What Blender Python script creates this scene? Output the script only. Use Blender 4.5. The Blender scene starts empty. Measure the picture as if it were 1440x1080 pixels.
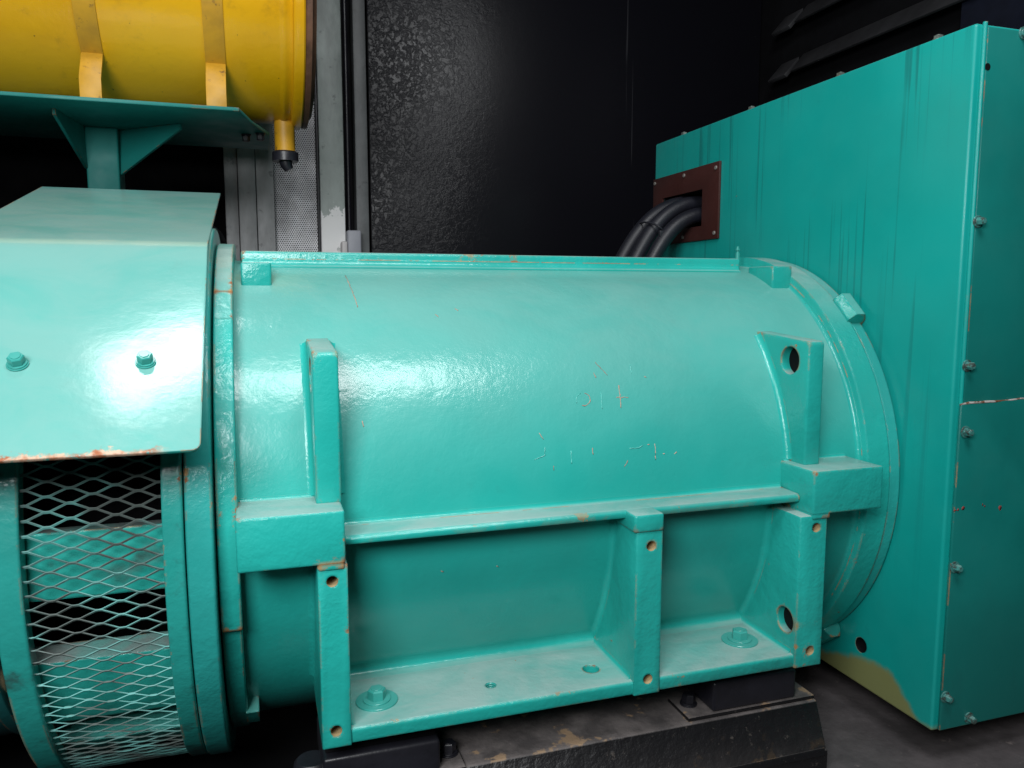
import bpy, bmesh, math, random
from mathutils import Vector, Matrix
R_ = math.radians
random.seed(7)
scene = bpy.context.scene
COL = scene.collection
H = 0.70                      # height of the lens above the deck; shapes below are written relative to the lens

# ------------------------------------------------------------------ camera
cam_d = bpy.data.cameras.new('camera'); cam = bpy.data.objects.new('camera', cam_d); COL.objects.link(cam)
PITCH, YAW = math.atan(125/1100), math.atan(357/1107)
cam.location = (0, 0, H)
cam.rotation_euler = (math.pi/2 - PITCH, 0, -YAW)
cam_d.sensor_width = 36; cam_d.lens = 36*1100/1440
cam_d.clip_start = 0.01; cam_d.clip_end = 100
scene.camera = cam

# ------------------------------------------------------------------ light
world = bpy.data.worlds.new('World'); scene.world = world; world.use_nodes = True
bg = world.node_tree.nodes['Background']
bg.inputs[0].default_value = (0.75, 0.85, 1.0, 1); bg.inputs[1].default_value = 0.006

def area(name, loc, target, sx, sy, power, col=(1, 1, 1)):
    l = bpy.data.lights.new(name, 'AREA'); l.shape = 'RECTANGLE'; l.size = sx; l.size_y = sy
    l.energy = power; l.color = col
    o = bpy.data.objects.new(name, l); COL.objects.link(o)
    o.location = Vector(loc) + Vector((0, 0, H))
    d = Vector(target) - Vector(loc)
    o.rotation_euler = d.to_track_quat('-Z', 'Y').to_euler()
    return o
area('doorway_light', (0.27, 0.05, 1.46), (0.22, 1.00, -0.10), 0.80, 0.52, 24, (0.97, 0.99, 1.0))
area('doorway_low_light', (-0.52, -0.32, 0.56), (0.10, 1.0, -0.30), 0.66, 0.55, 28, (0.97, 0.99, 1.0))
area('roof_gap_light', (-0.25, 1.12, 1.25), (-0.16, 0.93, -0.05), 0.30, 0.15, 3.4, (0.97, 0.99, 1.0))

scene.view_settings.view_transform = 'Standard'
scene.view_settings.look = 'None'
scene.view_settings.exposure = 0
scene.view_settings.gamma = 1
scene.view_settings.use_curve_mapping = False

# ------------------------------------------------------------------ materials
class NT:
    def __init__(self, name):
        self.m = bpy.data.materials.new(name); self.m.use_nodes = True
        self.t = self.m.node_tree; self.n = self.t.nodes; self.l = self.t.links
        self.b = self.n['Principled BSDF']
        self.geo = self.n.new('ShaderNodeNewGeometry')
        self.pos = self.geo.outputs['Position']
    def link(self, a, b): self.l.new(a, b)
    def set(self, sock, v):
        if hasattr(v, 'links'): self.link(v, sock)
        else: sock.default_value = v
    def math(self, op, a, b=0.0, c=None, clamp=False):
        x = self.n.new('ShaderNodeMath'); x.operation = op; x.use_clamp = clamp
        self.set(x.inputs[0], a); self.set(x.inputs[1], b)
        if c is not None: self.set(x.inputs[2], c)
        return x.outputs[0]
    def noise(self, scale, detail=3, rough=.5, vec=None, dist=0.0):
        x = self.n.new('ShaderNodeTexNoise'); x.inputs['Scale'].default_value = scale
        x.inputs['Detail'].default_value = detail; x.inputs['Roughness'].default_value = rough
        x.inputs['Distortion'].default_value = dist
        self.link(vec if vec is not None else self.pos, x.inputs['Vector'])
        return x.outputs['Fac']
    def scale(self, s, vec=None, off=(0, 0, 0)):
        x = self.n.new('ShaderNodeMapping'); x.inputs['Scale'].default_value = s; x.inputs['Location'].default_value = off
        self.link(vec if vec is not None else self.pos, x.inputs['Vector']); return x.outputs[0]
    def ramp(self, v, a, b, lo=0.0, hi=1.0):
        x = self.n.new('ShaderNodeMapRange'); x.interpolation_type = 'SMOOTHSTEP'
        self.set(x.inputs[0], v); x.inputs[1].default_value = a; x.inputs[2].default_value = b
        x.inputs[3].default_value = lo; x.inputs[4].default_value = hi; return x.outputs[0]
    def mix(self, f, a, b):
        x = self.n.new('ShaderNodeMix'); x.data_type = 'RGBA'
        self.set(x.inputs[0], f)
        for s, v in ((x.inputs[6], a), (x.inputs[7], b)):
            if hasattr(v, 'links'): self.link(v, s)
            else: s.default_value = (*v, 1)
        return x.outputs[2]
    def xyz(self, v=None):
        x = self.n.new('ShaderNodeSeparateXYZ'); self.link(v if v is not None else self.pos, x.inputs[0]); return x.outputs
    def bump(self, h, dist, strength=1.0, prev=None):
        x = self.n.new('ShaderNodeBump'); x.inputs['Distance'].default_value = dist; x.inputs['Strength'].default_value = strength
        self.link(h, x.inputs['Height'])
        if prev is not None: self.link(prev, x.inputs['Normal'])
        return x.outputs[0]
    def edge(self, radius):
        bv = self.n.new('ShaderNodeBevel'); bv.samples = 4; bv.inputs['Radius'].default_value = radius
        d = self.n.new('ShaderNodeVectorMath'); d.operation = 'DOT_PRODUCT'
        self.link(bv.outputs[0], d.inputs[0]); self.link(self.geo.outputs['Normal'], d.inputs[1])
        return self.math('SUBTRACT', 1.0, d.outputs['Value']), bv.outputs[0]
    def done(self, col, rough, nrm=None, metal=0.0, spec=0.5, ior=None):
        self.set(self.b.inputs['Base Color'], col if hasattr(col, 'links') else (*col, 1))
        self.set(self.b.inputs['Roughness'], rough)
        self.b.inputs['Metallic'].default_value = metal
        self.set(self.b.inputs['Specular IOR Level'], spec)
        if nrm is not None: self.link(nrm, self.b.inputs['Normal'])
        return self.m

TEAL = (0.016, 0.375, 0.328)
DUST = (0.33, 0.45, 0.42)

def paint(name, base=TEAL, dust=.55, chips=.5, cast=1.0, rough=.2, edge_r=.004, tint=.10, extra=None, dustc=DUST, ao=False, coat=.55, coat_rough=.12, crinkle=1.0, spec=.28, dust_lo=.60, dust_min=.45):
    t = NT(name)
    c = t.mix(t.ramp(t.noise(5, 4), .35, .68), [x*(1-tint) for x in base], [min(1, x*(1+tint)) for x in base])
    # brush-over variation and faint dark grime
    c = t.mix(t.ramp(t.noise(28, 5, .7), .60, .85, 0, .28), c, [x*.55 for x in base])
    nz = t.xyz(t.geo.outputs['Normal'])[2]
    dn = t.noise(7, 6, .62, t.scale((1, 1.6, 1)), .6)
    d = t.math('MULTIPLY', t.ramp(nz, dust_lo, .99), t.ramp(dn, .30, .66, dust_min, 1.0))
    d = t.math('MULTIPLY', d, dust)
    c = t.mix(d, c, dustc)
    r = t.math('ADD', t.math('MULTIPLY', d, .55), t.ramp(t.noise(14, 4), .3, .7, rough*.8, rough*1.3))
    bevn = None
    if chips > 0:
        e, bevn = t.edge(edge_r)
        if ao:      # wear sits on outer edges only
            a = t.n.new('ShaderNodeAmbientOcclusion'); a.inside = True; a.only_local = True; a.samples = 4
            a.inputs['Distance'].default_value = .0075
            w = t.ramp(t.math('SUBTRACT', 1.0, a.outputs['AO']), .10, .50)
        else:
            w = t.ramp(e, .01, .10)
        gate = t.ramp(t.noise(13, 3, .6), .47, .60, 0, .32)
        em = t.math('ADD', t.math('ADD', t.noise(30, 7, .75), t.math('MULTIPLY', w, .45)), gate)
        em = t.math('MULTIPLY', t.ramp(em, 1.115-.07*chips, 1.14-.07*chips), t.ramp(w, .02, .1))
        sp = t.ramp(t.noise(48, 4, .65), .775-.035*chips, .795-.035*chips)
        m = t.math('MAXIMUM', em, sp)
        rust = t.mix(t.ramp(t.noise(70, 3), .45, .60), (.33, .09, .015), (.46, .20, .05))
        c = t.mix(t.math('MULTIPLY', m, .9), c, rust)
        r = t.math('MAXIMUM', r, t.math('MULTIPLY', m, .8))
        coat = t.math('MULTIPLY', t.math('SUBTRACT', 1.0, m), coat)
    if extra: c = extra(t, c)
    lump = t.math('MULTIPLY', t.noise(24, 4, .6), t.ramp(t.noise(4, 3), .35, .65, .25, 1.0))
    n = t.bump(lump, .0040*cast, .55, bevn)
    fine = t.math('MULTIPLY', t.noise(125, 4, .7), t.ramp(t.noise(9, 3), .35, .65, .35, 1.0))
    n = t.bump(fine, .0011*cast*crinkle, .6, n)
    t.set(t.b.inputs['Coat Weight'], coat)
    t.b.inputs['Coat Roughness'].default_value = coat_rough
    t.link(n, t.b.inputs['Coat Normal'])
    return t.done(c, r, n, spec=spec)

M = {}
M['cast'] = paint('teal_cast_paint', dust=.74, dustc=(.38, .44, .42), chips=1.3, cast=1.35, rough=.38, ao=True)
M['cast_plain'] = paint('teal_fillet_paint', dust=.60, chips=.0, cast=1.25, rough=.38)
M['shell'] = paint('teal_shell_paint', dust=.40, dust_lo=.05, dust_min=.7, spec=.36, chips=.0, cast=.60, rough=.46, tint=.05, coat=.85, coat_rough=.20, crinkle=1.2)
M['sheet'] = paint('teal_sheet_paint', dust=.62, chips=.55, cast=.28, rough=.35, edge_r=.003, tint=.04)
def hood_rust(t, c):
    x, y, z = t.xyz()
    e = t.math('SUBTRACT', z, t.math('MULTIPLY', t.ramp(t.noise(38, 6, .75), .40, .75), .0085))
    m = t.math('MULTIPLY', t.ramp(e, H-.1535, H-.1500, 1, 0), t.ramp(x, -.11, -.085, 1, 0))
    return t.mix(t.math('MULTIPLY', m, t.ramp(t.noise(120, 4, .7), .35, .5)), c, t.mix(t.ramp(t.noise(80, 3), .4, .6), (.36, .12, .05), (.60, .42, .30)))
M['hood'] = paint('teal_hood_paint', dust=.66, dust_lo=.40, dust_min=.6, chips=.35, cast=.16, rough=.36, edge_r=.003, tint=.04, extra=hood_rust, coat=.9, coat_rough=.14, crinkle=1.0)
M['bracket'] = paint('teal_bracket_shaded', base=(.010, .170, .152), dust=.4, chips=.4, cast=.28, rough=.5, edge_r=.003, coat=.0)  # same teal paint, base darkened to carry the shade under the shelf
M['adapter'] = paint('teal_adapter_paint', base=(.022, .34, .31), dust=.45, chips=.8, cast=1.1, rough=.4, ao=True)

M['band'] = paint('teal_band_paint', base=(.022, .34, .30), dust=.45, chips=.6, cast=1.0, rough=.4, ao=True,
                  extra=lambda t, c: t.mix(t.ramp(t.noise(15, 5, .65), .52, .68, 0, .75), c, (.03, .05, .048)))
def guard_grime(t, c):
    g = t.ramp(t.noise(11, 4), .42, .58, 0, .85)
    return t.mix(g, c, (.10, .085, .08))
M['guard'] = paint('teal_guard_paint', base=(.15, .44, .41), dust=.5, chips=.0, cast=.3, rough=.5, coat=.0, extra=guard_grime)
M['bars'] = paint('teal_grimy_paint', base=(.026, .42, .36), dust=.95, chips=.6, cast=1.2, rough=.35, dustc=(.20, .18, .18),
                  extra=lambda t, c: t.mix(t.ramp(t.noise(16, 5), .58, .74, 0, .7), c, (.09, .08, .08)))
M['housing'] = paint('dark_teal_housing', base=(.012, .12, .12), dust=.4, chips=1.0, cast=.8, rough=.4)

def cab_extra(t, c):
    x, y, z = t.xyz()
    # rain streaks running down the face
    s = t.noise(1.0, 2, .45, t.scale((1, 85, 1.7)), .6)
    s = t.math('MULTIPLY', s, t.ramp(t.noise(1.0, 2, .5, t.scale((1, 9, 2.6))), .42, .56, .86, 1.06))
    hgt = t.ramp(z, H-.62, H+.30)
    st = t.math('MULTIPLY', t.ramp(s, .575, .73, 0, .5), hgt)
    c = t.mix(st, c, (.008, .10, .10))
    # khaki primer where the top coat is missing along the bottom edge
    w = t.math('ADD', y, t.math('MULTIPLY', t.noise(14, 3), .05))
    low = t.math('ADD', H-.640, t.math('MULTIPLY', t.ramp(w, .90, .955, 0, 1.0), .048))
    low = t.math('SUBTRACT', low, t.ramp(w, 1.00, 1.12, 0, .03))
    low = t.math('ADD', low, t.math('MULTIPLY', t.math('SUBTRACT', t.noise(30, 6, .65), .5), .022))
    k = t.ramp(t.math('SUBTRACT', low, z), -.006, .008)
    return t.mix(k, c, (.20, .215, .085))
M['cab'] = paint('teal_cabinet_paint', base=(.005, .320, .286), dust=.35, chips=.45, cast=.22, rough=.42, coat=.35, coat_rough=.2, edge_r=.003, tint=.05, extra=cab_extra)
def cover_extra(t, c):
    return t.mix(t.ramp(t.noise(6, 5, .7, t.scale((1, 1, .35))), .52, .75, 0, .55), c, (.006, .085, .085))
M['cover'] = paint('teal_cover_paint', base=(.006, .165, .146), dust=.35, chips=.5, cast=.2, rough=.42, coat=.3, coat_rough=.2, edge_r=.003, extra=cover_extra)

def simple(name, col, rough, bump=0.0, bscale=60, metal=0.0, var=.2, spec=.5):
    t = NT(name)
    c = t.mix(t.ramp(t.noise(12, 5, .65), .3, .7), [x*(1-var) for x in col], [min(1, x*(1+var)) for x in col])
    n = t.bump(t.noise(bscale, 4, .6), bump) if bump else None
    r = t.ramp(t.noise(9, 4), .3, .7, rough*.85, min(1, rough*1.15))
    return t.done(c, r, n, metal, spec)
M['bolt'] = paint('teal_bolt_paint', base=(.04, .33, .29), dust=.12, chips=.0, cast=.3, rough=.3)
M['coverbolt'] = paint('worn_teal_bolt', base=(.05, .22, .20), dust=.3, chips=.0, cast=.3, rough=.35, extra=lambda t, c: t.mix(t.ramp(t.noise(160, 4), .45, .6, 0, .8), c, (.05, .04, .035)))
M['steelbolt'] = simple('galvanised_bolt', (.22, .26, .24), .35, .0006, 120, .7)
M['tan'] = simple('bare_primer', (.42, .31, .16), .8, .0005, 90)
M['scratch'] = simple('scratched_paint', (.36, .26, .20), .7, var=.5)
M['paleflake'] = simple('raised_paint_flake', (.10, .47, .42), .25)
M['redmark'] = simple('faded_red_ink', (.22, .035, .03), .6, var=.5)
M['black'] = simple('black_paint_and_shade', (.005, .005, .006), .8, spec=.12)
M['rubber'] = simple('black_rubber', (.012, .012, .017), .42, .0008, 50, var=.35)
M['cable'] = simple('cable_sheath', (.008, .0085, .014), .45, .0004, 60, var=.2)
M['brown'] = simple('brown_laminate', (.042, .011, .009), .5, .0002, 200, var=.12)
M['screw'] = simple('zinc_screw', (.30, .28, .26), .4, 0, 60, .5)
M['endcap'] = simple('rusty_brown_cap', (.11, .05, .028), .65, .001, 60, var=.5)
M['hinge'] = simple('grey_plastic', (.30, .31, .35), .45, .0003, 80, var=.06)
M['latch'] = simple('off_white_latch', (.52, .50, .50), .45, .0003, 80, var=.06)
M['slat'] = simple('dark_louvre_steel', (.035, .035, .038), .5, .0005, 40)
M['navy'] = simple('dark_blue_steel', (.008, .010, .022), .5, .0004, 40)

def torn():
    t = NT('torn_sheet_edge')
    c = t.mix(t.ramp(t.noise(60, 4, .7), .44, .54), (.46, .44, .42), (.16, .07, .035))
    return t.done(c, .6, t.bump(t.noise(150, 3), .001))
M['torn'] = torn()
def yellow():
    t = NT('yellow_filter_paint')
    c = t.mix(t.ramp(t.noise(4, 4), .35, .7), (.66, .33, .004), (.78, .42, .006))
    c = t.mix(t.ramp(t.noise(10, 6, .7, t.scale((1, 1, 1.0))), .54, .74, 0, .45), c, (.22, .11, .012))
    c = t.mix(t.ramp(t.noise(60, 3, .7, t.scale((1, .6, .6))), .70, .74, 0, .9), c, (.06, .025, .01))
    n = t.bump(t.noise(90, 3), .0004)
    return t.done(c, .28, n)
M['yellow'] = yellow()
def yellow_strap():
    t = NT('yellow_strap_paint')
    c = t.mix(t.ramp(t.noise(9, 5, .65), .35, .7), (.58, .30, .010), (.40, .21, .014))
    c = t.mix(t.ramp(t.noise(40, 4, .7), .60, .72, 0, .8), c, (.10, .045, .015))
    return t.done(c, .5, t.bump(t.noise(60, 3), .0006))
M['strap'] = yellow_strap()

def black_panel():
    t = NT('black_gloss_panel')
    x, y, z = t.xyz()
    c = (.0055, .0055, .008)
    # pale runs and small scuffs in the paint
    runs = t.math('MULTIPLY', t.ramp(t.noise(1, 3, .6, t.scale((46, 1, .8))), .69, .73, 0, .14), t.ramp(t.noise(3, 2), .42, .55))
    scf = t.math('MULTIPLY', t.ramp(t.noise(30, 6, .8), .66, .72, 0, .6), t.ramp(t.noise(2.4, 3, .6, t.scale((1, 1, 1), None, (1.3, 0, .4))), .50, .62))
    spk = t.ramp(t.noise(110, 3, .6), .765, .785, 0, .6)
    c = t.mix(t.math('MAXIMUM', t.math('MAXIMUM', runs, scf), spk), c, (.19, .19, .21))
    # paint has crazed and lifted over the left part of the sheet
    zone = t.ramp(t.math('ADD', x, t.math('MULTIPLY', t.noise(6, 5, .65), .40)), .50, .95, 1, .05)
    cr = t.ramp(t.noise(75, 5, .65, None, .2), .40, .62)
    n = t.bump(t.math('MULTIPLY', cr, zone), .0008, 1.0)
    n = t.bump(t.noise(230, 3, .7), .0003, .6, n)
    return t.done(c, .30, n, spec=.22)
M['panel'] = black_panel()

def post_mat(name, col, smear=False):
    t = NT(name)
    x, y, z = t.xyz()
    c = t.mix(t.ramp(t.noise(4, 6, .7, t.scale((1, 1, .4))), .35, .68), [v*.45 for v in col], col)
    c = t.mix(t.ramp(t.noise(30, 5, .7), .60, .72, 0, .6), c, [v*.2 for v in col])
    if smear:
        e = t.math('ADD', z, t.math('MULTIPLY', t.math('SUBTRACT', t.noise(22, 5, .6), .5), .22))
        m = t.math('MULTIPLY', t.ramp(e, H+.235, H+.245, 1, 0), t.ramp(t.noise(26, 4, .6), .34, .37, .35, 1))
        c = t.mix(m, c, (.80, .80, .80))
    return t.done(c, .5, t.bump(t.noise(40, 4), .001))
M['post'] = post_mat('weathered_steel', (.52, .53, .54))
M['post2'] = post_mat('grey_green_steel', (.38, .43, .41), True)
M['post3'] = post_mat('dark_steel', (.16, .17, .175))

def perforated():
    t = NT('perforated_sheet')
    x, y, z = t.xyz()
    P = .0062
    u = t.math('DIVIDE', x, P); v = t.math('DIVIDE', z, P*.866)
    row = t.math('FLOOR', v)
    u = t.math('ADD', u, t.math('MULTIPLY', t.math('MODULO', row, 2.0), .5))
    du = t.math('SUBTRACT', t.math('FRACT', u), .5); dv = t.math('MULTIPLY', t.math('SUBTRACT', t.math('FRACT', v), .5), .866)
    r = t.math('SQRT', t.math('ADD', t.math('MULTIPLY', du, du), t.math('MULTIPLY', dv, dv)))
    hole = t.ramp(r, .24, .30, 1, 0)
    c = t.mix(t.ramp(t.noise(5, 5, .65), .38, .66), (.42, .42, .44), (.85, .85, .88))
    c = t.mix(t.ramp(t.noise(26, 5, .7), .63, .72, 0, .8), c, (.07, .07, .07))
    c = t.mix(hole, c, (.012, .012, .013))
    return t.done(c, .5, t.bump(hole, -.001))
M['perf'] = perforated()

def rail_mat():
    t = NT('black_skid_steel')
    nz = t.xyz(t.geo.outputs['Normal'])[2]
    up = t.ramp(nz, .5, .9)
    top = t.mix(t.ramp(t.noise(14, 5, .65), .38, .66), (.070, .062, .062), (.16, .14, .135))
    top = t.mix(t.ramp(t.noise(20, 4, .6), .585, .64, 0, .9), top, (.34, .23, .14))
    side = t.mix(t.ramp(t.noise(70, 5, .75), .60, .70, 0, .8), (.007, .007, .008), (.075, .065, .058))
    c = t.mix(up, side, top)
    n = t.bump(t.noise(50, 5, .65), .0025)
    return t.done(c, t.math('ADD', .38, t.math('MULTIPLY', up, .3)), n)
M['rail'] = rail_mat()
def deck_mat():
    t = NT('painted_deck_steel')
    c = t.mix(t.ramp(t.noise(5, 6, .65), .35, .68), (.050, .045, .047), (.105, .093, .096))
    c = t.mix(t.ramp(t.noise(34, 5, .75), .62, .70, 0, .55), c, (.20, .17, .16))
    return t.done(c, t.ramp(t.noise(9, 4), .3, .7, .4, .65), t.bump(t.noise(45, 5, .6), .002))
M['deck'] = deck_mat()

# ------------------------------------------------------------------ object helpers
def thing(name, label, cat, base, group=None):
    o = bpy.data.objects.new(name, None); COL.objects.link(o)
    o.empty_display_size = .05
    o.location = Vector(base) + Vector((0, 0, H))
    o['label'] = label; o['category'] = cat
    if group: o['group'] = group
    return o

class MB:
    """collects shapes (lens-relative coordinates) into one mesh"""
    def __init__(self): self.bm = bmesh.new()
    def _add(self, b, mi=0):
        bmesh.ops.recalc_face_normals(b, faces=b.faces)
        for f in b.faces: f.material_index = mi
        me = bpy.data.meshes.new('tmp'); b.to_mesh(me); b.free(); self.bm.from_mesh(me); bpy.data.meshes.remove(me)
        return self
    def box(self, x0, x1, y0, y1, z0, z1, bev=.0015, seg=2):
        b = bmesh.new(); bmesh.ops.create_cube(b, size=1)
        for v in b.verts:
            v.co = Vector(((x0+x1)/2+v.co.x*(x1-x0), (y0+y1)/2+v.co.y*(y1-y0), (z0+z1)/2+v.co.z*(z1-z0)))
        if bev: bmesh.ops.bevel(b, geom=b.edges[:], offset=bev, segments=seg, affect='EDGES', profile=.5)
        return self._add(b)
    def prism(self, poly, axis, a0, a1, bev=.0, seg=2):
        """poly in the plane normal to axis (x: (y,z)  y: (x,z)  z: (x,y)), extruded a0..a1"""
        b = bmesh.new()
        def P(p, a): return {'x': (a, p[0], p[1]), 'y': (p[0], a, p[1]), 'z': (p[0], p[1], a)}[axis]
        lo = [b.verts.new(P(p, a0)) for p in poly]; hi = [b.verts.new(P(p, a1)) for p in poly]
        n = len(poly)
        b.faces.new(lo); b.faces.new(hi[::-1])
        for i in range(n): b.faces.new((lo[i], lo[(i+1) % n], hi[(i+1) % n], hi[i]))
        if bev:
            bmesh.ops.recalc_face_normals(b, faces=b.faces)
            es = [e for e in b.edges if len(e.link_faces) == 2 and e.calc_face_angle(0) > R_(40)]
            bmesh.ops.bevel(b, geom=es, offset=bev, segments=seg, affect='EDGES', profile=.5)
        return self._add(b)
    def lathe(self, prof, yc, zc, t0=-180, t1=180, n=160, cap=False):
        """closed (x,r) profile swept about an X axis; angle 0 faces the viewer, 90 is up"""
        b = bmesh.new(); full = abs(t1-t0-360) < 1e-6
        rings = []
        for i in range(n if full else n+1):
            t = R_(t0+(t1-t0)*i/n)
            rings.append([b.verts.new((x, yc-r*math.cos(t), zc+r*math.sin(t))) for x, r in prof])
        k = len(prof)
        for i in range(n):
            A, B = rings[i], rings[(i+1) % len(rings)]
            for j in range(k): b.faces.new((A[j], A[(j+1) % k], B[(j+1) % k], B[j]))
        if not full: b.faces.new(rings[0]); b.faces.new(rings[-1][::-1])
        return self._add(b)
    def tube(self, pts, r, n=12, cap=True, flat=None):
        b = bmesh.new(); pts = [Vector(p) for p in pts]; rings = []
        up = Vector((0.123, .2, .97))
        for i, p in enumerate(pts):
            d = (pts[min(i+1, len(pts)-1)]-pts[max(i-1, 0)]).normalized()
            s = d.cross(up).normalized(); u = s.cross(d)
            rr = r[i] if isinstance(r, (list, tuple)) else r
            rings.append([b.verts.new(p+s*rr*math.cos(2*math.pi*j/n)+u*rr*math.sin(2*math.pi*j/n)) for j in range(n)])
        for A, B in zip(rings, rings[1:]):
            for j in range(n): b.faces.new((A[j], A[(j+1) % n], B[(j+1) % n], B[j]))
        if cap: b.faces.new(rings[0]); b.faces.new(rings[-1][::-1])
        return self._add(b)
    def cyl(self, p, axis, r, h, n=28, r2=None):
        a = Vector(axis).normalized()
        s = a.orthogonal().normalized(); u = a.cross(s); b = bmesh.new(); p = Vector(p)
        r2 = r if r2 is None else r2
        c = min(h*.2, r*.12)
        rings = []
        for hh, rr in ((0, r), (h-c, r2), (h, r2-c)):
            rings.append([b.verts.new(p+a*hh+(s*math.cos(2*math.pi*j/n)+u*math.sin(2*math.pi*j/n))*rr) for j in range(n)])
        for A, B in zip(rings, rings[1:]):
            for j in range(n): b.faces.new((A[j], A[(j+1) % n], B[(j+1) % n], B[j]))
        b.faces.new(rings[0][::-1]); b.faces.new(rings[-1])
        return self._add(b)
    def hexbolt(self, p, axis, af, h, washer=None, wh=.003, spin=0.0):
        a = Vector(axis).normalized(); p = Vector(p)
        if washer:
            self.cyl(p, a, washer, wh, 40); p = p+a*(wh+.0002)
            self.cyl(p, a, washer*.66 if washer > af*.8 else washer*.9, .0016, 32); p = p+a*.0017
        R = af/math.sqrt(3)
        s = a.orthogonal().normalized(); u = a.cross(s)
        b = bmesh.new(); rings = []
        for hh, rr in ((0, R), (h*.86, R), (h, R*.86)):
            rings.append([b.verts.new(p+a*hh+(s*math.cos(spin+math.pi*j/3)+u*math.sin(spin+math.pi*j/3))*rr) for j in range(6)])
        for A, B in zip(rings, rings[1:]):
            for j in range(6): b.faces.new((A[j], A[(j+1) % 6], B[(j+1) % 6], B[j]))
        b.faces.new(rings[0][::-1]); b.faces.new(rings[-1])
        self._add(b)
        return self.cyl(p+a*(h-.0002), a, R*.62, .0011, 24)
    def sweep(self, corners, d1s, d2s, f, seg=6, sink=.002):
        """concave fillet of radius f along a corner polyline"""
        b = bmesh.new(); rows = []
        for p, d1, d2 in zip(corners, d1s, d2s):
            p, d1, d2 = Vector(p), Vector(d1).normalized(), Vector(d2).normalized()
            c = p+f*(d1+d2)
            row = [b.verts.new(p-(d1+d2)*sink), b.verts.new(p+f*d1-d2*sink)]
            for i in range(seg+1):
                a = math.pi/2*i/seg
                row.append(b.verts.new(c-f*(d1*math.sin(a)+d2*math.cos(a))))
            row.append(b.verts.new(p+f*d2-d1*sink)); rows.append(row)
        k = len(rows[0])
        for A, B in zip(rows, rows[1:]):
            for j in range(k): b.faces.new((A[j], A[(j+1) % k], B[(j+1) % k], B[j]))
        b.faces.new(rows[0]); b.faces.new(rows[-1][::-1])
        return self._add(b, 2)
    def cut(self, cutter):
        obs = []
        for mb in (self, cutter):
            me = bpy.data.meshes.new('tmp'); mb.bm.to_mesh(me); o = bpy.data.objects.new('tmp', me); COL.objects.link(o); obs.append(o)
        md = obs[0].modifiers.new('b', 'BOOLEAN'); md.operation = 'DIFFERENCE'; md.object = obs[1]; md.solver = 'EXACT'
        dg = bpy.context.evaluated_depsgraph_get()
        me = bpy.data.meshes.new_from_object(obs[0].evaluated_get(dg))
        self.bm.clear(); self.bm.from_mesh(me)
        for o in obs:
            m = o.data; bpy.data.objects.remove(o); bpy.data.meshes.remove(m)
        bpy.data.meshes.remove(me); cutter.bm.free()
        return self
    def build(self, name, mat, parent=None, smooth=38, second=None):
        """second = (material, test(center, normal)) paints some faces with another material"""
        me = bpy.data.meshes.new(name)
        org = Vector((0, 0, -H))
        p = parent
        while p is not None: org = org + p.location; p = p.parent
        for v in self.bm.verts: v.co = v.co - org
        me.materials.append(mat); me.materials.append(second[0] if second else mat)
        me.materials.append(M['cast_plain'])
        if second:
            for f in self.bm.faces:
                if second[1](f.calc_center_median()+org, f.normal): f.material_index = 1
        for f in self.bm.faces: f.smooth = True
        self.bm.to_mesh(me); self.bm.free()
        if smooth: me.set_sharp_from_angle(angle=R_(smooth))
        o = bpy.data.objects.new(name, me); COL.objects.link(o)
        if parent is not None: o.parent = parent
        return o

def tag(o, label=None, cat=None, group=None, kind=None):
    for k, v in (('label', label), ('category', cat), ('group', group), ('kind', kind)):
        if v: o[k] = v
    return o

YC, ZC, RS = 1.293, -.2926, .345            # machine axis and shell radius
def on_shell(x, deg, r): t = R_(deg); return Vector((x, YC-r*math.cos(t), ZC+r*math.sin(t)))
def shell_y(z, r=RS): return YC-math.sqrt(max(0, r*r-(z-ZC)**2))

# ================================================================== setting
dk = MB().box(.60, 2.2, -.6, 2.6, -.76, -.70, .002).build('deck', M['deck']); tag(dk, kind='structure')
sk = MB().box(-1.6, .598, -.6, 2.6, -.78, -.712, .002).build('shaded_skid_floor', M['black']); tag(sk, kind='structure')  # black colour stands for the deep shade under the machine
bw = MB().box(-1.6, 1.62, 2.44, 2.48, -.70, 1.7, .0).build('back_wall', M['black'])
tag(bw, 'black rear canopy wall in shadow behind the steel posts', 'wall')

bp = MB().box(.317, 1.60, 2.30, 2.33, -.70, 1.6, .003).build('black_panel', M['panel'])
tag(bp, 'large glossy black wall panel with scuffs and runs of paint', 'wall panel')

pt = thing('steel_post', 'weathered grey steel post with seams under the filter drain, left of perforated sheet', 'post', (-.012, 2.32, -.70))
for i, (a, b_, y) in enumerate(((-.077, -.043, 2.312), (-.0415, .004, 2.30), (.0055, .052, 2.306))):
    MB().box(a, b_, y, 2.36, -.70, 1.6, .003).build('post_strip', M['post'], pt)
pf = MB().box(.053, .1685, 2.335, 2.345, -.70, 1.6, .0).build('perforated_sheet', M['perf'])
tag(pf, 'pale grey perforated metal sheet between two steel posts', 'perforated sheet')
p2 = thing('steel_post', 'grey green steel post with white paint smeared low down', 'post', (.216, 2.31, -.70))
MB().box(.1755, .2435, 2.295, 2.35, -.70, 1.6, .004).build('post_face', M['post2'], p2)
MB().box(.1700, .1745, 2.31, 2.345, -.70, 1.6, .001).build('edge_seal', M['rubber'], p2)
p3 = thing('door_jamb', 'dark steel jamb strip in the gap beside the black panel', 'door jamb', (.28, 2.34, -.70))
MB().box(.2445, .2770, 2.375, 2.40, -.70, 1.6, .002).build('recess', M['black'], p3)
MB().box(.2775, .3130, 2.315, 2.40, -.70, 1.6, .003).build('jamb_strip', M['post3'], p3)
MB().tube([(.262, 2.37, .2+.1*i) for i in range(-3, 14)], .006, 10).build('seal_bead', M['rubber'], p3)
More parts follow.
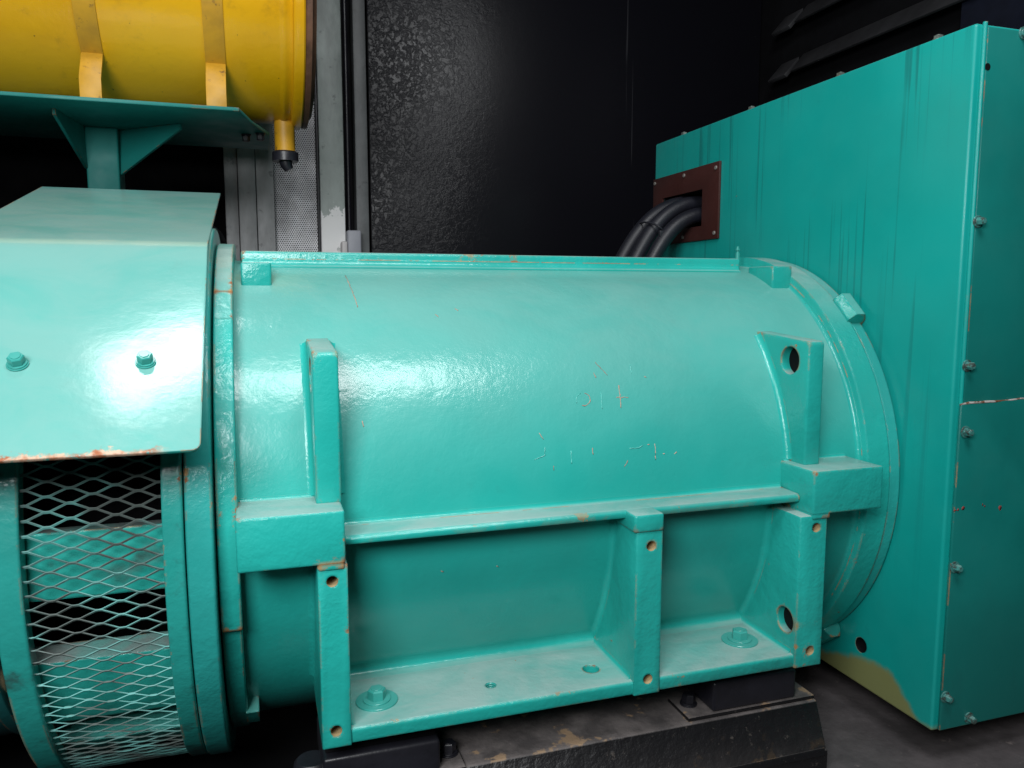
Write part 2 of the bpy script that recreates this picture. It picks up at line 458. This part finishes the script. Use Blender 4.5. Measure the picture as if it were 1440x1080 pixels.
hb = thing('door_catch', 'small grey plastic box with a white latch low on the steel post', 'door catch', (.26, 2.29, .12))
MB().box(.2445, .2840, 2.268, 2.3135, .085, .182, .005, 3).build('catch_box', M['hinge'], hb)
MB().box(.2275, .2440, 2.258, 2.293, .092, .150, .004, 3).build('latch', M['latch'], hb)

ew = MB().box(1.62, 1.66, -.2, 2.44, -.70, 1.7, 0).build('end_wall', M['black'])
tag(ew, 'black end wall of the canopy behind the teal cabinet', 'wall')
for (y1, z1, dz, lab) in ((2.20, .725, .045, 'lower dark steel louvre slat on the end wall above the cabinet'),
                          (2.19, .865, .045, 'upper dark steel louvre slat on the end wall above the cabinet')):
    s = thing('louvre_slat', lab, 'louvre slat', (1.60, 1.5, z1), 'louvre slats on the end wall')
    MB().prism([(1.615, z1+.01), (1.615, z1-.004), (1.575, z1-.05), (1.568, z1-.046)], 'y', .4, y1-.10, .0015).build('slat', M['slat'], s)
    MB().prism([(1.612, z1+.006), (1.612, z1-.012), (1.570, z1-.060), (1.560, z1-.052)], 'y', y1-.085, y1, .002).build('end_clip', M['slat'], s)
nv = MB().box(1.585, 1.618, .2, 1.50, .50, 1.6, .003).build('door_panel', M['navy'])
tag(nv, 'dark blue black steel panel behind the top right cabinet corner', 'panel')

# ================================================================== skid and mounts
rail = thing('skid_rail', 'black skid rail with dusty rust stained top under the machine feet', 'skid rail', (.1, 1.05, -.70))
MB().prism([(.913, -.600), (1.30, -.600), (1.30, -.6995), (.884, -.6995), (.8835, -.664), (.8885, -.660)], 'x', .078, .772, .0025).build('beam', M['rail'], rail)
MB().prism([(.8855, -.658), (.8815, -.666), (.8800, -.666), (.8840, -.657)], 'x', .06, .765, .0004).build('weld_seam', M['rail'], rail)

def mount(x0, x1, y, ztop, label, bolts):
    t = thing('rubber_mount', label, 'rubber mount', ((x0+x1)/2, y+.06, -.600), 'rubber mounts between the skid rail and the machine foot')
    MB().box(x0, x1, y, y+.11, -.5935, ztop, .0045, 3).build('rubber_block', M['rubber'], t)
    MB().box(x0+.004, x1-.004, y+.012, y+.10, ztop+.0005, -.5255, .001).build('top_plate', M['black'], t)
    MB().box(x0-.040, x1+.032, y-.0015, y+.058, -.5995, -.5940, .001).build('base_plate', M['rail'], t)
    for bx in bolts:
        MB().hexbolt((bx, y+.034, -.5938), (0, 0, 1), .017, .012, .0125, .002).build('bolt', M['rubber'], t)
    return t
mount(.598, .7385, .9185, -.5490, 'black rubber mount on the open end of the skid rail near the cabinet', (.578,))
ml = mount(.0545, .198, .905, -.5525, 'black rubber mount cut off by the lower frame edge beside the mesh', (.216,))
MB().cyl((.044, .952, -.640), (0, 0, 1), .032, .064, 24, .022).build('bump_stop', M['rubber'], ml)

# ================================================================== alternator
alt = thing('alternator', 'large teal painted cast alternator with ribbed foot and mesh guard', 'alternator', (.40, YC, -.70))

def ridge(x0, x1):  # shell profile
    return [(x0, RS), (x1, RS), (x1, .20), (x0, .20)]
sh = MB().lathe([(-.031 + .893*i/24, RS) for i in range(25)] + [(.862, .25), (-.031, .25)], YC, ZC, n=220)
shell = sh.build('stator_shell', M['shell'], alt)

# ledge along the shell
LZ0, LZ1 = -.2905, -.2795
yl = shell_y(LZ1)
led = MB().prism([(.9045, LZ0), (.9035, LZ1-.004), (.9075, LZ1), (yl+.03, LZ1+.0015), (yl+.03, LZ0)], 'x', .086, .7195, .001)
xs = [.088+.63*i/8 for i in range(9)]
led.sweep([(x, shell_y(LZ1+.001), LZ1+.0006) for x in xs], [(0, -1, 0)]*9, [(0, -.02, 1)]*9, .006)
led.build('side_ledge', M['cast'], alt)

# foot plate with fillet to the shell
FZ0, FZ1 = -.5240, -.5055
fp = MB().prism([(.8835, FZ0), (.8825, FZ1-.003), (.8855, FZ1), (1.05, FZ1), (1.05, FZ0)], 'x', .070, .730, .001)
ct = MB().cyl((.4136, .9324, FZ1-.05), (0, 0, 1), .0115, .08, 40)
ct.cyl((.2711, .9311, FZ1-.05), (0, 0, 1), .0075, .08, 32)
for hx, hz in ((.0692, -.5039), (.4723, -.5039), (.7284, -.5018)): ct.cyl((hx, .83, hz), (0, 1, 0), .0075, .10, 32)
fp.cut(ct)
yb = shell_y(FZ1+.004)
for x0, x1 in ((.088, .4515), (.491, .7030)):
    xx = [x0+(x1-x0)*i/6 for i in range(7)]
    # tangent of the shell there leans forward going up
    fp.sweep([(x, yb+.002, FZ1) for x in xx], [(0, -1, 0)]*7, [(0, -.55, .83)]*7, .022, 8)
foot = fp.build('foot_plate', M['cast'], alt)
thr = MB()
for k in range(4): thr.lathe([(0, 0)]*0 or [(-.0008, .0076), (0, .0066), (.0008, .0076)], 0, 0, n=28) if False else None
for k in range(5):
    z = FZ1-.002-.0026*k
    thr.tube([(.2711+.0072*math.cos(a*math.pi/12), .9311+.0072*math.sin(a*math.pi/12), z) for a in range(25)], .0009, 6, False)
thr.build('screw_thread', M['bolt'], foot)
for (x, y) in ((.1241, .9369), (.6576, .9466)):
    f = MB(); f.hexbolt((x, y, FZ1), (0, 0, 1), .0200, .0125, .0262, .0022, .3)
    f.build('foot_bolt', M['bolt'], foot)

# three ribs (posts) with holes, running back to the shell
def rib(x0, x1, zt, holes, bighole=None):
    poly = [(.880, zt), (.880, -.525), (1.046, -.525)]
    for i in range(9):
        z = -.525+(zt+.525)*i/8; poly.append((shell_y(max(z, -.525))+.012, z))
    m = MB().prism(poly[:2]+poly[2:], 'x', x0, x1, .0016)
    c = MB()
    for (hx, hz) in holes: c.cyl((hx, .83, hz), (0, 1, 0), .0066, .09, 32)
    if bighole: c.cyl((x0-.03, bighole[0], bighole[1]), (1, 0, 0), .0185, .12, 40)
    m.cut(c)
    # fillets rib-to-shell and rib-to-foot on both faces
    tz = [zt-.004-(zt-.004+.497)*i/12 for i in range(13)]
    for xx, sx in ((x0, -1), (x1, 1)):
        cs, d1, d2 = [], [], []
        for z in tz:
            y = shell_y(z); n = Vector((0, y-YC, z-ZC)).normalized()
            cs.append((xx, y, z)); d1.append((sx, 0, 0)); d2.append(n)
        m.sweep(cs, d1, d2, .007, 5)
        if .08 < xx < .71:
            m.sweep([(xx, .890+.12*i/4, FZ1) for i in range(5)], [(sx, 0, 0)]*5, [(0, 0, 1)]*5, .006, 5)
    def inside(c_, n_):
        return c_.y > .8815 and abs(n_.y) < .3 and any((c_.x-hx)**2+(c_.z-hz)**2 < .0080**2 for hx, hz in holes)
    rb = m.build('support_rib', M['cast'], alt, second=(M['tan'], inside))
    if bighole: MB().cyl((x0+.012, bighole[0], bighole[1]), (1, 0, 0), .0183, .010, 36).build('hole_shade', M['black'], rb)  # black disc added to stand for the shade inside the hole
    return rb
rib(.0530, .0868, -.3050, ((.0690, -.3238), (.0692, -.5039)))
rib(.4520, .4903, -.2900, ((.4735, -.3230), (.4723, -.5039)))
rib(.7030, .7480, -.3050, ((.7299, -.3223), (.7284, -.5018)), (.9049, -.4620))
# cap block over the middle rib
MB().box(.4480, .4903, .8775, .935, -.3035, -.2800, .003, 3).build('rib_cap', M['cast'], alt)

# side pads
for (x0, x1, tx0, tx1) in ((-.0325, .0845, .0520, .0845), (.7205, .8385, .7205, .7520)):
    m = MB().box(x0, x1, .8770, .965, -.3030, -.2415, .0026, 3)
    m.box(tx0+.0008, tx1-.0008, .8777, .962, -.3105, -.300, .003, 3)
    cs = [(x0+.004+(x1-x0-.008)*i/6, shell_y(-.2415), -.2415) for i in range(7)]
    m.sweep(cs, [(0, -1, 0)]*7, [(0, -.1, 1)]*7, .004, 4)
    m.build('side_pad', M['cast'], alt)

# lifting lugs
for x0, x1 in ((.0560, .0852), (.7345, .7605)):
    poly = [(.9165, -.243), (.9165, -.0685), (.9200, -.0645), (1.060, -.0545), (1.02, -.09), (.98, -.16), (.965, -.243)]
    m = MB().prism(poly, 'x', x0, x1, .0022, 3)
    c = MB().cyl((x0-.03, .9575, -.0945), (1, 0, 0), .0205, .10, 48)
    m.cut(c)
    for xx, sx in ((x0, -1), (x1, 1)):
        cs, d1, d2 = [], [], []
        for i in range(13):
            z = -.062-(.178)*i/12
            y = shell_y(z); n = Vector((0, y-YC, z-ZC)).normalized()
            cs.append((xx, y, z)); d1.append((sx, 0, 0)); d2.append(n)
        m.sweep(cs, d1, d2, .008, 5)
    lug = m.build('lifting_lug', M['cast'], alt)
    MB().cyl((x1-.012, .9575, -.0945), (1, 0, 0), .0203, .008, 40).build('hole_shade', M['black'], lug)  # added black disc, gives the lug hole its dark shade

# crown bar
m = MB().box(-.022, .8150, 1.208, 1.378, .020, .0640, .004, 3)
cs = [(-.02+.83*i/8, 1.208, .0440) for i in range(9)]
m.sweep(cs, [(0, -1, -.28)]*9, [(0, 0, 1)]*9, .008, 5)
m.build('crown_bar', M['cast'], alt)
MB().box(-.0215, .0185, 1.133, 1.180, .000, .0445, .003, 3).build('crown_pad', M['cast'], alt)
MB().box(.8250, .8640, 1.130, 1.200, .000, .0490, .003, 3).build('crown_pad', M['cast'], alt)
gn = MB(); gp = Vector((.8260, 1.235, .0600))
gn.cyl(gp, (0, 0, 1), .0040, .016, 14); gn.cyl(gp+Vector((0, 0, .016)), (0, 0, 1), .0022, .004, 12)
gn.cyl(gp+Vector((0, 0, .020)), (0, 0, 1), .0042, .003, 14); gn.cyl(gp+Vector((0, 0, .023)), (0, 0, 1), .0026, .004, 12)
gn.build('grease_nipple', M['bolt'], alt)

# flanges, far end
m = MB().lathe([(.861, .30), (.861, .3610), (.8625, .3630), (.9015, .3630), (.9035, .3600), (.9035, .30)], YC, ZC, n=220)
cs, d1, d2 = [], [], []
for i in range(221):
    t = R_(-180+360*i/220); n = Vector((0, -math.cos(t), math.sin(t)))
    cs.append(Vector((.861, YC, ZC))+n*RS); d1.append((-1, 0, 0)); d2.append(n)
m.sweep(cs, d1, d2, .006, 4)
m.build('end_flange', M['cast'], alt)
MB().lathe([(.9052, .30), (.9052, .3575), (.9065, .3590), (.9245, .3590), (.9255, .3570), (.9255, .30)], YC, ZC, n=220).build('spigot_ring', M['adapter'], alt)
MB().lathe([(.9000, .28), (.9000, .3520), (.9296, .3520), (.9296, .28)], YC, ZC, n=160).build('gasket', M['endcap'], alt)
def plug(deg):
    t = R_(deg); n = Vector((0, -math.cos(t), math.sin(t))); tg = Vector((0, math.sin(t), math.cos(t)))
    c = Vector((.913, YC, ZC))+n*.3595
    b = bmesh.new(); L = .0245
    prof = [(-.0170, -.004), (-.0170, .007), (-.008, .0190), (.008, .0190), (.0160, .007), (.0160, -.004)]
    A = [b.verts.new(c+Vector((1, 0, 0))*u+n*v-tg*L) for u, v in prof]; B = [b.verts.new(c+Vector((1, 0, 0))*u+n*v+tg*L) for u, v in prof]
    b.faces.new(A); b.faces.new(B[::-1])
    for j in range(6): b.faces.new((A[j], A[(j+1) % 6], B[(j+1) % 6], B[j]))
    mb = MB(); mb._add(b); return mb.build('hex_plug', M['cast'], alt, 20)
plug(47.5); plug(-52)

# drive end ring with raised pads
MB().lathe([(-.0545, .30), (-.0545, .3600), (-.053, .3620), (-.0330, .3620), (-.0315, .3600), (-.0315, .30)], YC, ZC, n=220).build('drive_end_ring', M['cast'], alt)
m = MB()
for d0, d1, nn in ((-15.5, 45.5, 50), (45.5, 53.5, 1), (53.5, 100, 36)):
    m.lathe([(-.0540, .33), (-.0540, .3685), (-.0525, .3700), (-.0320, .3700), (-.0308, .3685), (-.0308, .33)], YC, ZC, d0, d1, n=nn)
bmesh.ops.remove_doubles(m.bm, verts=m.bm.verts[:], dist=1e-5)
m.build('ring_pad', M['cast'], alt, 5)
MB().lathe([(-.0340, .33), (-.0340, .3650), (-.0175, .3650), (-.0175, .33)], YC, ZC, -51, -43.5, n=4).build('ring_pad', M['cast'], alt)

# adapter with guarded windows
ad = MB().lathe([(-.0850, .10), (-.0850, .3905), (-.0835, .3925), (-.0580, .3925), (-.0562, .3905), (-.0562, .10)], YC, ZC, n=220).build('adapter_flange', M['adapter'], alt)
fr = MB().lathe([(-.1085, .372), (-.1085, .3890), (-.1075, .3900), (-.0885, .3900), (-.0870, .3885), (-.0870, .372)], YC, ZC, n=200)
fr.build('guard_band', M['band'], alt)
MB().lathe([(-.2720, .370), (-.2720, .3885), (-.2710, .3900), (-.2460, .3900), (-.2445, .3885), (-.2445, .370)], YC, ZC, n=200).build('guard_band', M['band'], alt)
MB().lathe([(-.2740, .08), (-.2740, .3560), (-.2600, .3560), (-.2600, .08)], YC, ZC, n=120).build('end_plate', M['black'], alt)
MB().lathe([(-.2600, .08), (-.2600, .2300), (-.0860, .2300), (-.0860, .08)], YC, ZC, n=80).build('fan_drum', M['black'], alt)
for a in (0.2, -26.6, -54, 27, 54, 81, -81):
    w = 5.9 if a > -10 else 8.3
    MB().lathe([(-.2600, .334), (-.2600, .363), (-.2585, .3645), (-.0870, .3645), (-.0856, .363), (-.0856, .334)], YC, ZC, a-w, a+w, n=10).build('window_bar', M['bars'], alt)
# expanded metal guard
g = bmesh.new()
W, p, RG = .0440, 1.20, .3835
x0, x1 = -.2500, -.1040
j = 0; th = -118.0
while th < 48:
    ph = 1 if j % 2 else -1
    pts = []
    k0 = math.floor(x0/(W/2)); k = k0
    while k*W/2 < x1:
        xa = k*W/2; s = ph*(1 if k % 2 else -1)
        for f_, a in ((0.0, .97), (.14, .93), (.86, -.93)):
            x = xa+f_*W/2
            if x0 <= x <= x1: pts.append((x, th+s*a*p*.5))
        k += 1
    rows = []
    jr = random.uniform(-.0008, .0008)
    for (x, t_) in pts:
        t = R_(t_ + random.uniform(-.04, .04)); n = Vector((0, -math.cos(t), math.sin(t))); tg = Vector((0, math.sin(t), math.cos(t)))
        c = Vector((x, YC, ZC))+n*(RG+jr)
        a = (n*.55+tg*.83).normalized(); b2 = (tg*.55-n*.83).normalized()
        rows.append([g.verts.new(c+a*.0013+b2*.0006), g.verts.new(c+a*.0013-b2*.0006), g.verts.new(c-a*.0013-b2*.0006), g.verts.new(c-a*.0013+b2*.0006)])
    for A, B in zip(rows, rows[1:]):
        for q in range(4): g.faces.new((A[q], A[(q+1) % 4], B[(q+1) % 4], B[q]))
    j += 1; th += p
mg = MB(); mg._add(g); mg.build('mesh_guard', M['guard'], alt, 25)

# hood over the guard: bent sheet with rounded lower corner
hn = Vector((0, -.6247, .7809)); hd = Vector((0, -.7809, -.6247))
prof = []
Pf, Pb, Pt = Vector((0, 1.100, .0660)), Vector((0, .8255, -.1530)), Vector((0, 1.577, .1880))
ang = [Pb + (Pf-Pb)*i/10*.96 for i in range(11)]
bend = [Pf + (Pb-Pf)*.04*(1-s)**2 + (Pt-Pf)*.035*s*s for s in (.25, .5, .75)]
flat = [Pf + (Pt-Pf)*(.035+.965*i/8) for i in range(9)]
line = ang + bend + flat
def hood_mesh():
    b = bmesh.new(); X0, X1, T = -.352, -.060, .0035
    top, bot = [], []
    for i, q in enumerate(line):
        a, c = line[max(0, i-1)], line[min(len(line)-1, i+1)]
        d = (c-a).normalized(); n = Vector((0, -d.z, d.y))
        if n.z < 0: n = -n
        top.append(q); bot.append(q-n*T)
    NX = 14; rc = .009
    # rounded corner: lower rows pull in near X1
    def xs_for(i):
        dist = (line[i]-line[0]).length
        xr = X1
        if dist < rc: xr = X1-(rc-math.sqrt(max(0, rc*rc-(rc-dist)**2)))
        return [X0+(xr-X0)*k/NX for k in range(NX+1)]
    VT = [[b.verts.new((x, q.y, q.z)) for x in xs_for(i)] for i, q in enumerate(top)]
    VB = [[b.verts.new((x, q.y, q.z)) for x in xs_for(i)] for i, q in enumerate(bot)]
    n = len(line)
    for i in range(n-1):
        for k in range(NX):
            b.faces.new((VT[i][k], VT[i][k+1], VT[i+1][k+1], VT[i+1][k])); b.faces.new((VB[i][k], VB[i+1][k], VB[i+1][k+1], VB[i][k+1]))
        b.faces.new((VT[i][0], VT[i+1][0], VB[i+1][0], VB[i][0])); b.faces.new((VT[i][NX], VB[i][NX], VB[i+1][NX], VT[i+1][NX]))
    for k in range(NX):
        b.faces.new((VT[0][k], VB[0][k], VB[0][k+1], VT[0][k+1])); b.faces.new((VT[n-1][k], VT[n-1][k+1], VB[n-1][k+1], VB[n-1][k]))
    m = MB(); m._add(b); return m
extra_pts = [Pb + (Pf-Pb).normalized()*d for d in (.0006, .002, .004, .007, .0095, .012)]
line = [Pb]+extra_pts+[q for q in ang if (q-Pb).length > .02]+bend+flat
hood = hood_mesh().build('drip_hood', M['hood'], alt, 30)
for q in ((-.2399, .9274, -.0719), (-.1185, .9263, -.0728)):
    MB().hexbolt(Vector(q)+hn*.0005, hn, .0140, .0085, .0105, .0016, .4).build('hood_bolt', M['bolt'], hood)

# scratched lettering, chips in the shell paint  (x, angle on the shell)
ST = [[(0.449, 35.19), (0.4555, 33.43), (0.4628, 31.6)], [(0.4429, 32.42), (0.4446, 30.99)], [(0.5019, 34.14), (0.5007, 31.92)], [(0.5196, 31.01), (0.5224, 30.61)], [(0.4227, 27.34), (0.426, 27.13), (0.4284, 26.77), (0.4297, 26.29), (0.4298, 25.76), (0.4286, 25.24), (0.4263, 24.8), (0.4231, 24.49), (0.4195, 24.33), (0.4159, 24.36)], [(0.4094, 25.15), (0.4087, 25.64), (0.4093, 26.18), (0.411, 26.66), (0.4138, 27.06), (0.4172, 27.31)], [(0.448, 27.31), (0.4452, 23.39)], [(0.477, 28.9), (0.4753, 26.08), (0.474, 23.34)], [(0.4696, 25.99), (0.4882, 25.87)], [(0.3493, 18.63), (0.3553, 17.15)], [(0.355, 15.46), (0.3551, 13.69), (0.34, 12.91)], [(0.3664, 11.23), (0.366, 10.3)], [(0.3923, 14.32), (0.3919, 11.41)], [(0.4243, 14.62), (0.4235, 13.08)], [(0.4784, 13.95), (0.4936, 13.93), (0.499, 14.36)], [(0.506, 14.58), (0.5093, 14.55)], [(0.5182, 14.63), (0.5171, 10.87)], [(0.5294, 12.22), (0.5322, 12.19)], [(0.5465, 11.89), (0.5512, 12.33)], [(0.4749, 11.33), (0.4688, 9.77)], [(0.1218, 68.09), (0.1241, 62.29), (0.1264, 58.26), (0.1288, 53.14)], [(0.2337, 50.41), (0.2377, 49.42)], [(0.1179, 23.29), (0.1201, 22.05)], [(0.2646, 52.43), (0.2677, 51.63)], [(0.2858, -10.25), (0.2888, -10.48)], [(0.2113, -9.98), (0.2151, -10.21)]]
pale = {2, 5, 6, 10, 12, 14}
for i, s in enumerate(ST):
    pts = []
    for a, b_ in zip(s, s[1:]):
        L = math.hypot((b_[0]-a[0]), R_(b_[1]-a[1])*RS); n = max(2, int(L/.0025))
        for k in range(n): pts.append((a[0]+(b_[0]-a[0])*k/n, a[1]+(b_[1]-a[1])*k/n))
    pts.append(s[-1])
    run = [on_shell(x+random.uniform(-.0006, .0006), d+random.uniform(-.08, .08), RS+.0001) for x, d in pts]
    MB().tube(run, [random.uniform(.0003, .0009) for _ in run], 7).build('scratch', M['paleflake'] if i in pale else M['scratch'], shell, 0)

# ================================================================== flywheel housing (engine side)
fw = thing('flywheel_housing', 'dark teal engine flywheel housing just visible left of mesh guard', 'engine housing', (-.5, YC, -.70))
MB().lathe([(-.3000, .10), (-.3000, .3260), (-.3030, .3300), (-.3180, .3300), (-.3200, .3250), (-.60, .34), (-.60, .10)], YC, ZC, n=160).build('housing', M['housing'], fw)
for a in (-17, -33, -50, -66, 20, 0):
    t = R_(a); MB().cyl((-.3005, YC-.312*math.cos(t), ZC+.312*math.sin(t)), (1, 0, 0), .011, .0255, 16).build('spacer_bolt', M['tan'], fw)
MB().box(-1.4, -.62, 1.02, 1.70, -.66, .16, .02, 3).build('engine_block', M['housing'], fw)
bh = MB().tube([(-.100, 1.76, -.25+.02*i) for i in range(17)] + [(-.102, 1.768, .086), (-.106, 1.79, .100), (-.110, 1.82, .107), (-.113, 1.92, .108)], .048, 24).build('hose', M['black'])
tag(bh, 'thick black hose bending down behind the teal hood', 'hose')

# ================================================================== terminal cabinet
cab = thing('terminal_cabinet', 'tall teal sheet steel terminal cabinet with streaked side at machine end', 'cabinet', (1.17, 1.30, -.70))
CX0, CX1, CY0, CY1, CZ0, CZ1 = .930, 1.42, .853, 1.749, -.645, .3632
b_ = MB().box(CX0, CX1, CY0, CY1, CZ0, CZ1, .004, 4)
c = MB().cyl((.90, 1.0007, -.5755), (1, 0, 0), .0125, .12, 36)
c.box(.90, 1.02, 1.5225, 1.700, .150, .2285, 0)
b_.cut(c)
body = b_.build('body', M['cab'], cab, second=(M['black'], lambda c_, n_: c_.x > .9312 and (c_.y-1.0007)**2+(c_.z+.5755)**2 < .0131**2 or (.932 < c_.x < 1.05 and 1.51 < c_.y < 1.71 and .14 < c_.z < .24)))  # hole and opening walls painted black as the shade inside the cabinet
up = MB().box(.9462, 1.415, .8490, .8527, -.1600, .3590, .0012).build('upper_cover', M['cover'], cab)
lo = MB()
poly = [(.9365, -.640), (1.415, -.640), (1.415, -.1395)]
for i in range(15):
    poly.append((1.405-.4675*i/14, -.1405-.0130*(i/14)+random.uniform(-.0010, .0010)))
lo.prism(poly, 'y', .8445, .8486, .0008)
lower = lo.build('lower_cover', M['cover'], cab)
eb = bmesh.new()
MB().tube([(1.415-.4785*i/30, .8455, -.1393-.0133*(i/30)+random.uniform(-.0008, .0008)) for i in range(31)], [random.uniform(.0007, .0019) for _ in range(31)], 8).build('torn_edge', M['torn'], lower)
MB().tube([(.9435, .8515, -.64+.0335*i) for i in range(31)], .0032, 10).build('corner_bead', M['cab'], cab)
for (x, z) in ((1.0086, .3560), (.9495, .1009), (.9475, -.0989)):
    MB().hexbolt((x, .8488, z), (0, -1, 0), .0095, .0075, .0085, .0016, random.random()).build('cover_bolt', M['coverbolt'], up)
for (x, z) in ((.9475, -.1927), (.9440, -.3905), (.9425, -.5878), (.9907, -.6287)):
    MB().hexbolt((x, .8443, z), (0, -1, 0), .0095, .0075, .0085, .0016, random.random()).build('cover_bolt', M['coverbolt'], lower)
MB().lathe([(0, .0055), (0, .0045), (.001, .0045), (.001, .0055)], 0, 0, n=20).bm.free() if False else None
MB().cyl((.9494, .8488, .3068), (0, -1, 0), .0048, .0004, 24).build('empty_hole', M['black'], up)
for (x, z, w, h_) in ((.9385, -.3062, .006, .003), (.9440, -.3056, .004, .0045), (.9528, -.3041, .0065, .0065), (.9895, -.3020, .003, .004), (.9935, -.3045, .0025, .003), (1.0232, -.3095, .0065, .0085)):
    # a blotchy patch of the red ink that is left of each character
    out = [(x+w*.5*math.cos(a*math.pi/7)*random.uniform(.6, 1.15), z+h_*.5*math.sin(a*math.pi/7)*random.uniform(.6, 1.15)) for a in range(14)]
    MB().prism(out, 'y', .84425, .8447).build('red_ink_mark', M['redmark'], lower, 0)
for y in (.93, 1.13, 1.38, 1.64):
    MB().hexbolt((.945, y, CZ1-.0005), (0, 0, 1), .012, .005, .009, .0014).build('top_bolt', M['steelbolt'], body)
# gland plate
gp_ = MB().box(.9245, .9297, 1.4580, 1.7460, .1190, .2785, .0006)
gp_.cut(MB().box(.91, .95, 1.5225, 1.700, .150, .2285, 0))
gland = gp_.build('gland_plate', M['brown'], cab)
for (y, z) in ((1.470, .266), (1.600, .268), (1.737, .268), (1.470, .131), (1.600, .131)):
    MB().cyl((.9243, y, z), (-1, 0, 0), .0042, .0022, 12).build('screw', M['screw'], gland)
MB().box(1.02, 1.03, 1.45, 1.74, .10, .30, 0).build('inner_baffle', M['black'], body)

# ================================================================== cables
def bez(p0, p1, p2, p3, n=26):
    P = [Vector(p) for p in (p0, p1, p2, p3)]; out = []
    for i in range(n+1):
        t = i/n; out.append(P[0]*(1-t)**3+P[1]*3*t*(1-t)**2+P[2]*3*t*t*(1-t)+P[3]*t**3)
    return out
for (y, z, dx, lab) in ((1.622, .208, -.008, 'rearmost thick black power cable with the highest bend'),
                        (1.585, .204, .010, 'middle thick black power cable bending out of the brown plate'),
                        (1.555, .174, .036, 'lowest thick black power cable nearest the right edge of the brown plate')):
    t = thing('power_cable', lab, 'cable', (.78, y, 0), 'black power cables leaving the brown plate')
    q = bez((1.01, y, z-.006), (.86+dx*.5, y, z+.035), (.800+dx, y, .115), (.735+dx, y+.01, -.05)) + bez((.735+dx, y+.01, -.05), (.70+dx, y+.02, -.14), (.66, y+.05, -.32), (.60, y+.10, -.6))[1:]
    MB().tube(q, .0165, 20).build('sheath', M['cable'], t)
tie = thing('cable_tie', 'thin black cable tie holding the black power cables together', 'cable tie', (.83, 1.60, .15))
def tie_ring():
    c0 = Vector((.842, 1.605, .146)); d = Vector((-.50, .0, -.62)).normalized(); s = Vector((0, 1, 0)); u = d.cross(s)
    return [c0+s*.052*math.cos(a*math.pi/16)+u*.024*math.sin(a*math.pi/16) for a in range(33)]
MB().tube(tie_ring(), .0022, 8, False).build('strap', M['rubber'], tie)
MB().box(.838, .850, 1.548, 1.556, .128, .140, .001).build('lock', M['rubber'], tie)

# ================================================================== filter and its bracket
FY, FZ, FR = 1.780, .625, .260
fl = thing('air_filter', 'big yellow air filter canister strapped on a green shelf', 'air filter', (-.3, FY, .345))
MB().lathe([(-1.0+.0, .10), (-1.0, FR)] + [(-.9+.9*i/8*1.06, FR) for i in range(9)] + [(.055, FR), (.060, FR+.003), (.066, FR+.003), (.070, FR), (.078, FR), (.080, FR+.007), (.084, FR+.0095), (.098, FR+.0095), (.101, FR+.006), (.101, .10)], FY, FZ, n=140).build('canister', M['yellow'], fl)
MB().lathe([(.1015, .05), (.1015, FR+.004), (.104, FR+.006), (.113, FR+.006), (.118, FR-.012), (.122, FR-.016), (.122, .05)], FY, FZ, n=120).build('end_cover', M['endcap'], fl)
for i, xc in enumerate((-.266, -.060)):
    w = .0175
    s = MB().lathe([(xc-w, FR-.001), (xc-w, FR+.0035), (xc+w, FR+.0035), (xc+w, FR-.001)], FY, FZ, -50, 150, n=66)
    t = R_(-50); a = Vector((xc, FY-(FR+.003)*math.cos(t), FZ+(FR+.003)*math.sin(t)))
    s.prism([(a.y+.004, a.z+.002), (a.y-.006, a.z+.004), (1.5720, .378), (1.5720, .3390), (1.5765, .3390), (1.5765, .376), (a.y-.001, a.z-.003)], 'x', xc-w, xc+w, .0008)
    s.build('strap', M['strap'], fl)
sp = MB().cyl((.0655, 1.778, .303), (0, 0, 1), .0210, .09, 32).build('drain_spout', M['strap'], fl)
mb = MB().cyl((.0655, 1.778, .283), (0, 0, 1), .0270, .0205, 32)
mb.tube([(.0655, 1.778, .285), (.0675, 1.778, .276), (.0725, 1.778, .266)], [.014, .013, .009], 14)
mb.build('rubber_valve', M['rubber'], sp)

br = thing('filter_bracket', 'teal steel shelf on a post with triangular gussets holding the filter', 'bracket', (-.25, 1.62, -.20))
MB().prism([(-1.0, 1.5470), (-.0215, 1.5470), (-.0005, 1.650), (.034, 1.760), (.034, 1.93), (-1.0, 1.93)], 'z', .3315, .3380, .0008).build('shelf_plate', M['bracket'], br)
MB().box(-.3150, -.2560, 1.770, 1.84, -.30, .3310, .003, 3).build('post', M['bracket'], br)
def plate3(P, th):
    P = [Vector(p) for p in P]; n = (P[1]-P[0]).cross(P[2]-P[0]).normalized()*th
    b = bmesh.new(); A = [b.verts.new(p-n) for p in P]; B = [b.verts.new(p+n) for p in P]; k = len(P)
    b.faces.new(A); b.faces.new(B[::-1])
    for i in range(k): b.faces.new((A[i], A[(i+1) % k], B[(i+1) % k], B[i]))
    m = MB(); return m._add(b)
plate3([(-.3155, 1.80, .3312), (-.336, 1.625, .3312), (-.336, 1.625, .321), (-.3155, 1.768, .250), (-.3155, 1.80, .250)], .003).build('gusset', M['bracket'], br)
plate3([(-.2555, 1.80, .3312), (-.132, 1.69, .3312), (-.132, 1.69, .320), (-.2555, 1.785, .240)], .003).build('gusset', M['bracket'], br)
for (x, y) in ((-.012, 1.76), (.016, 1.74)):
    MB().hexbolt((x, y, .3312), (0, 0, -1), .014, .010, .010, .002).build('bolt', M['rubber'], br)
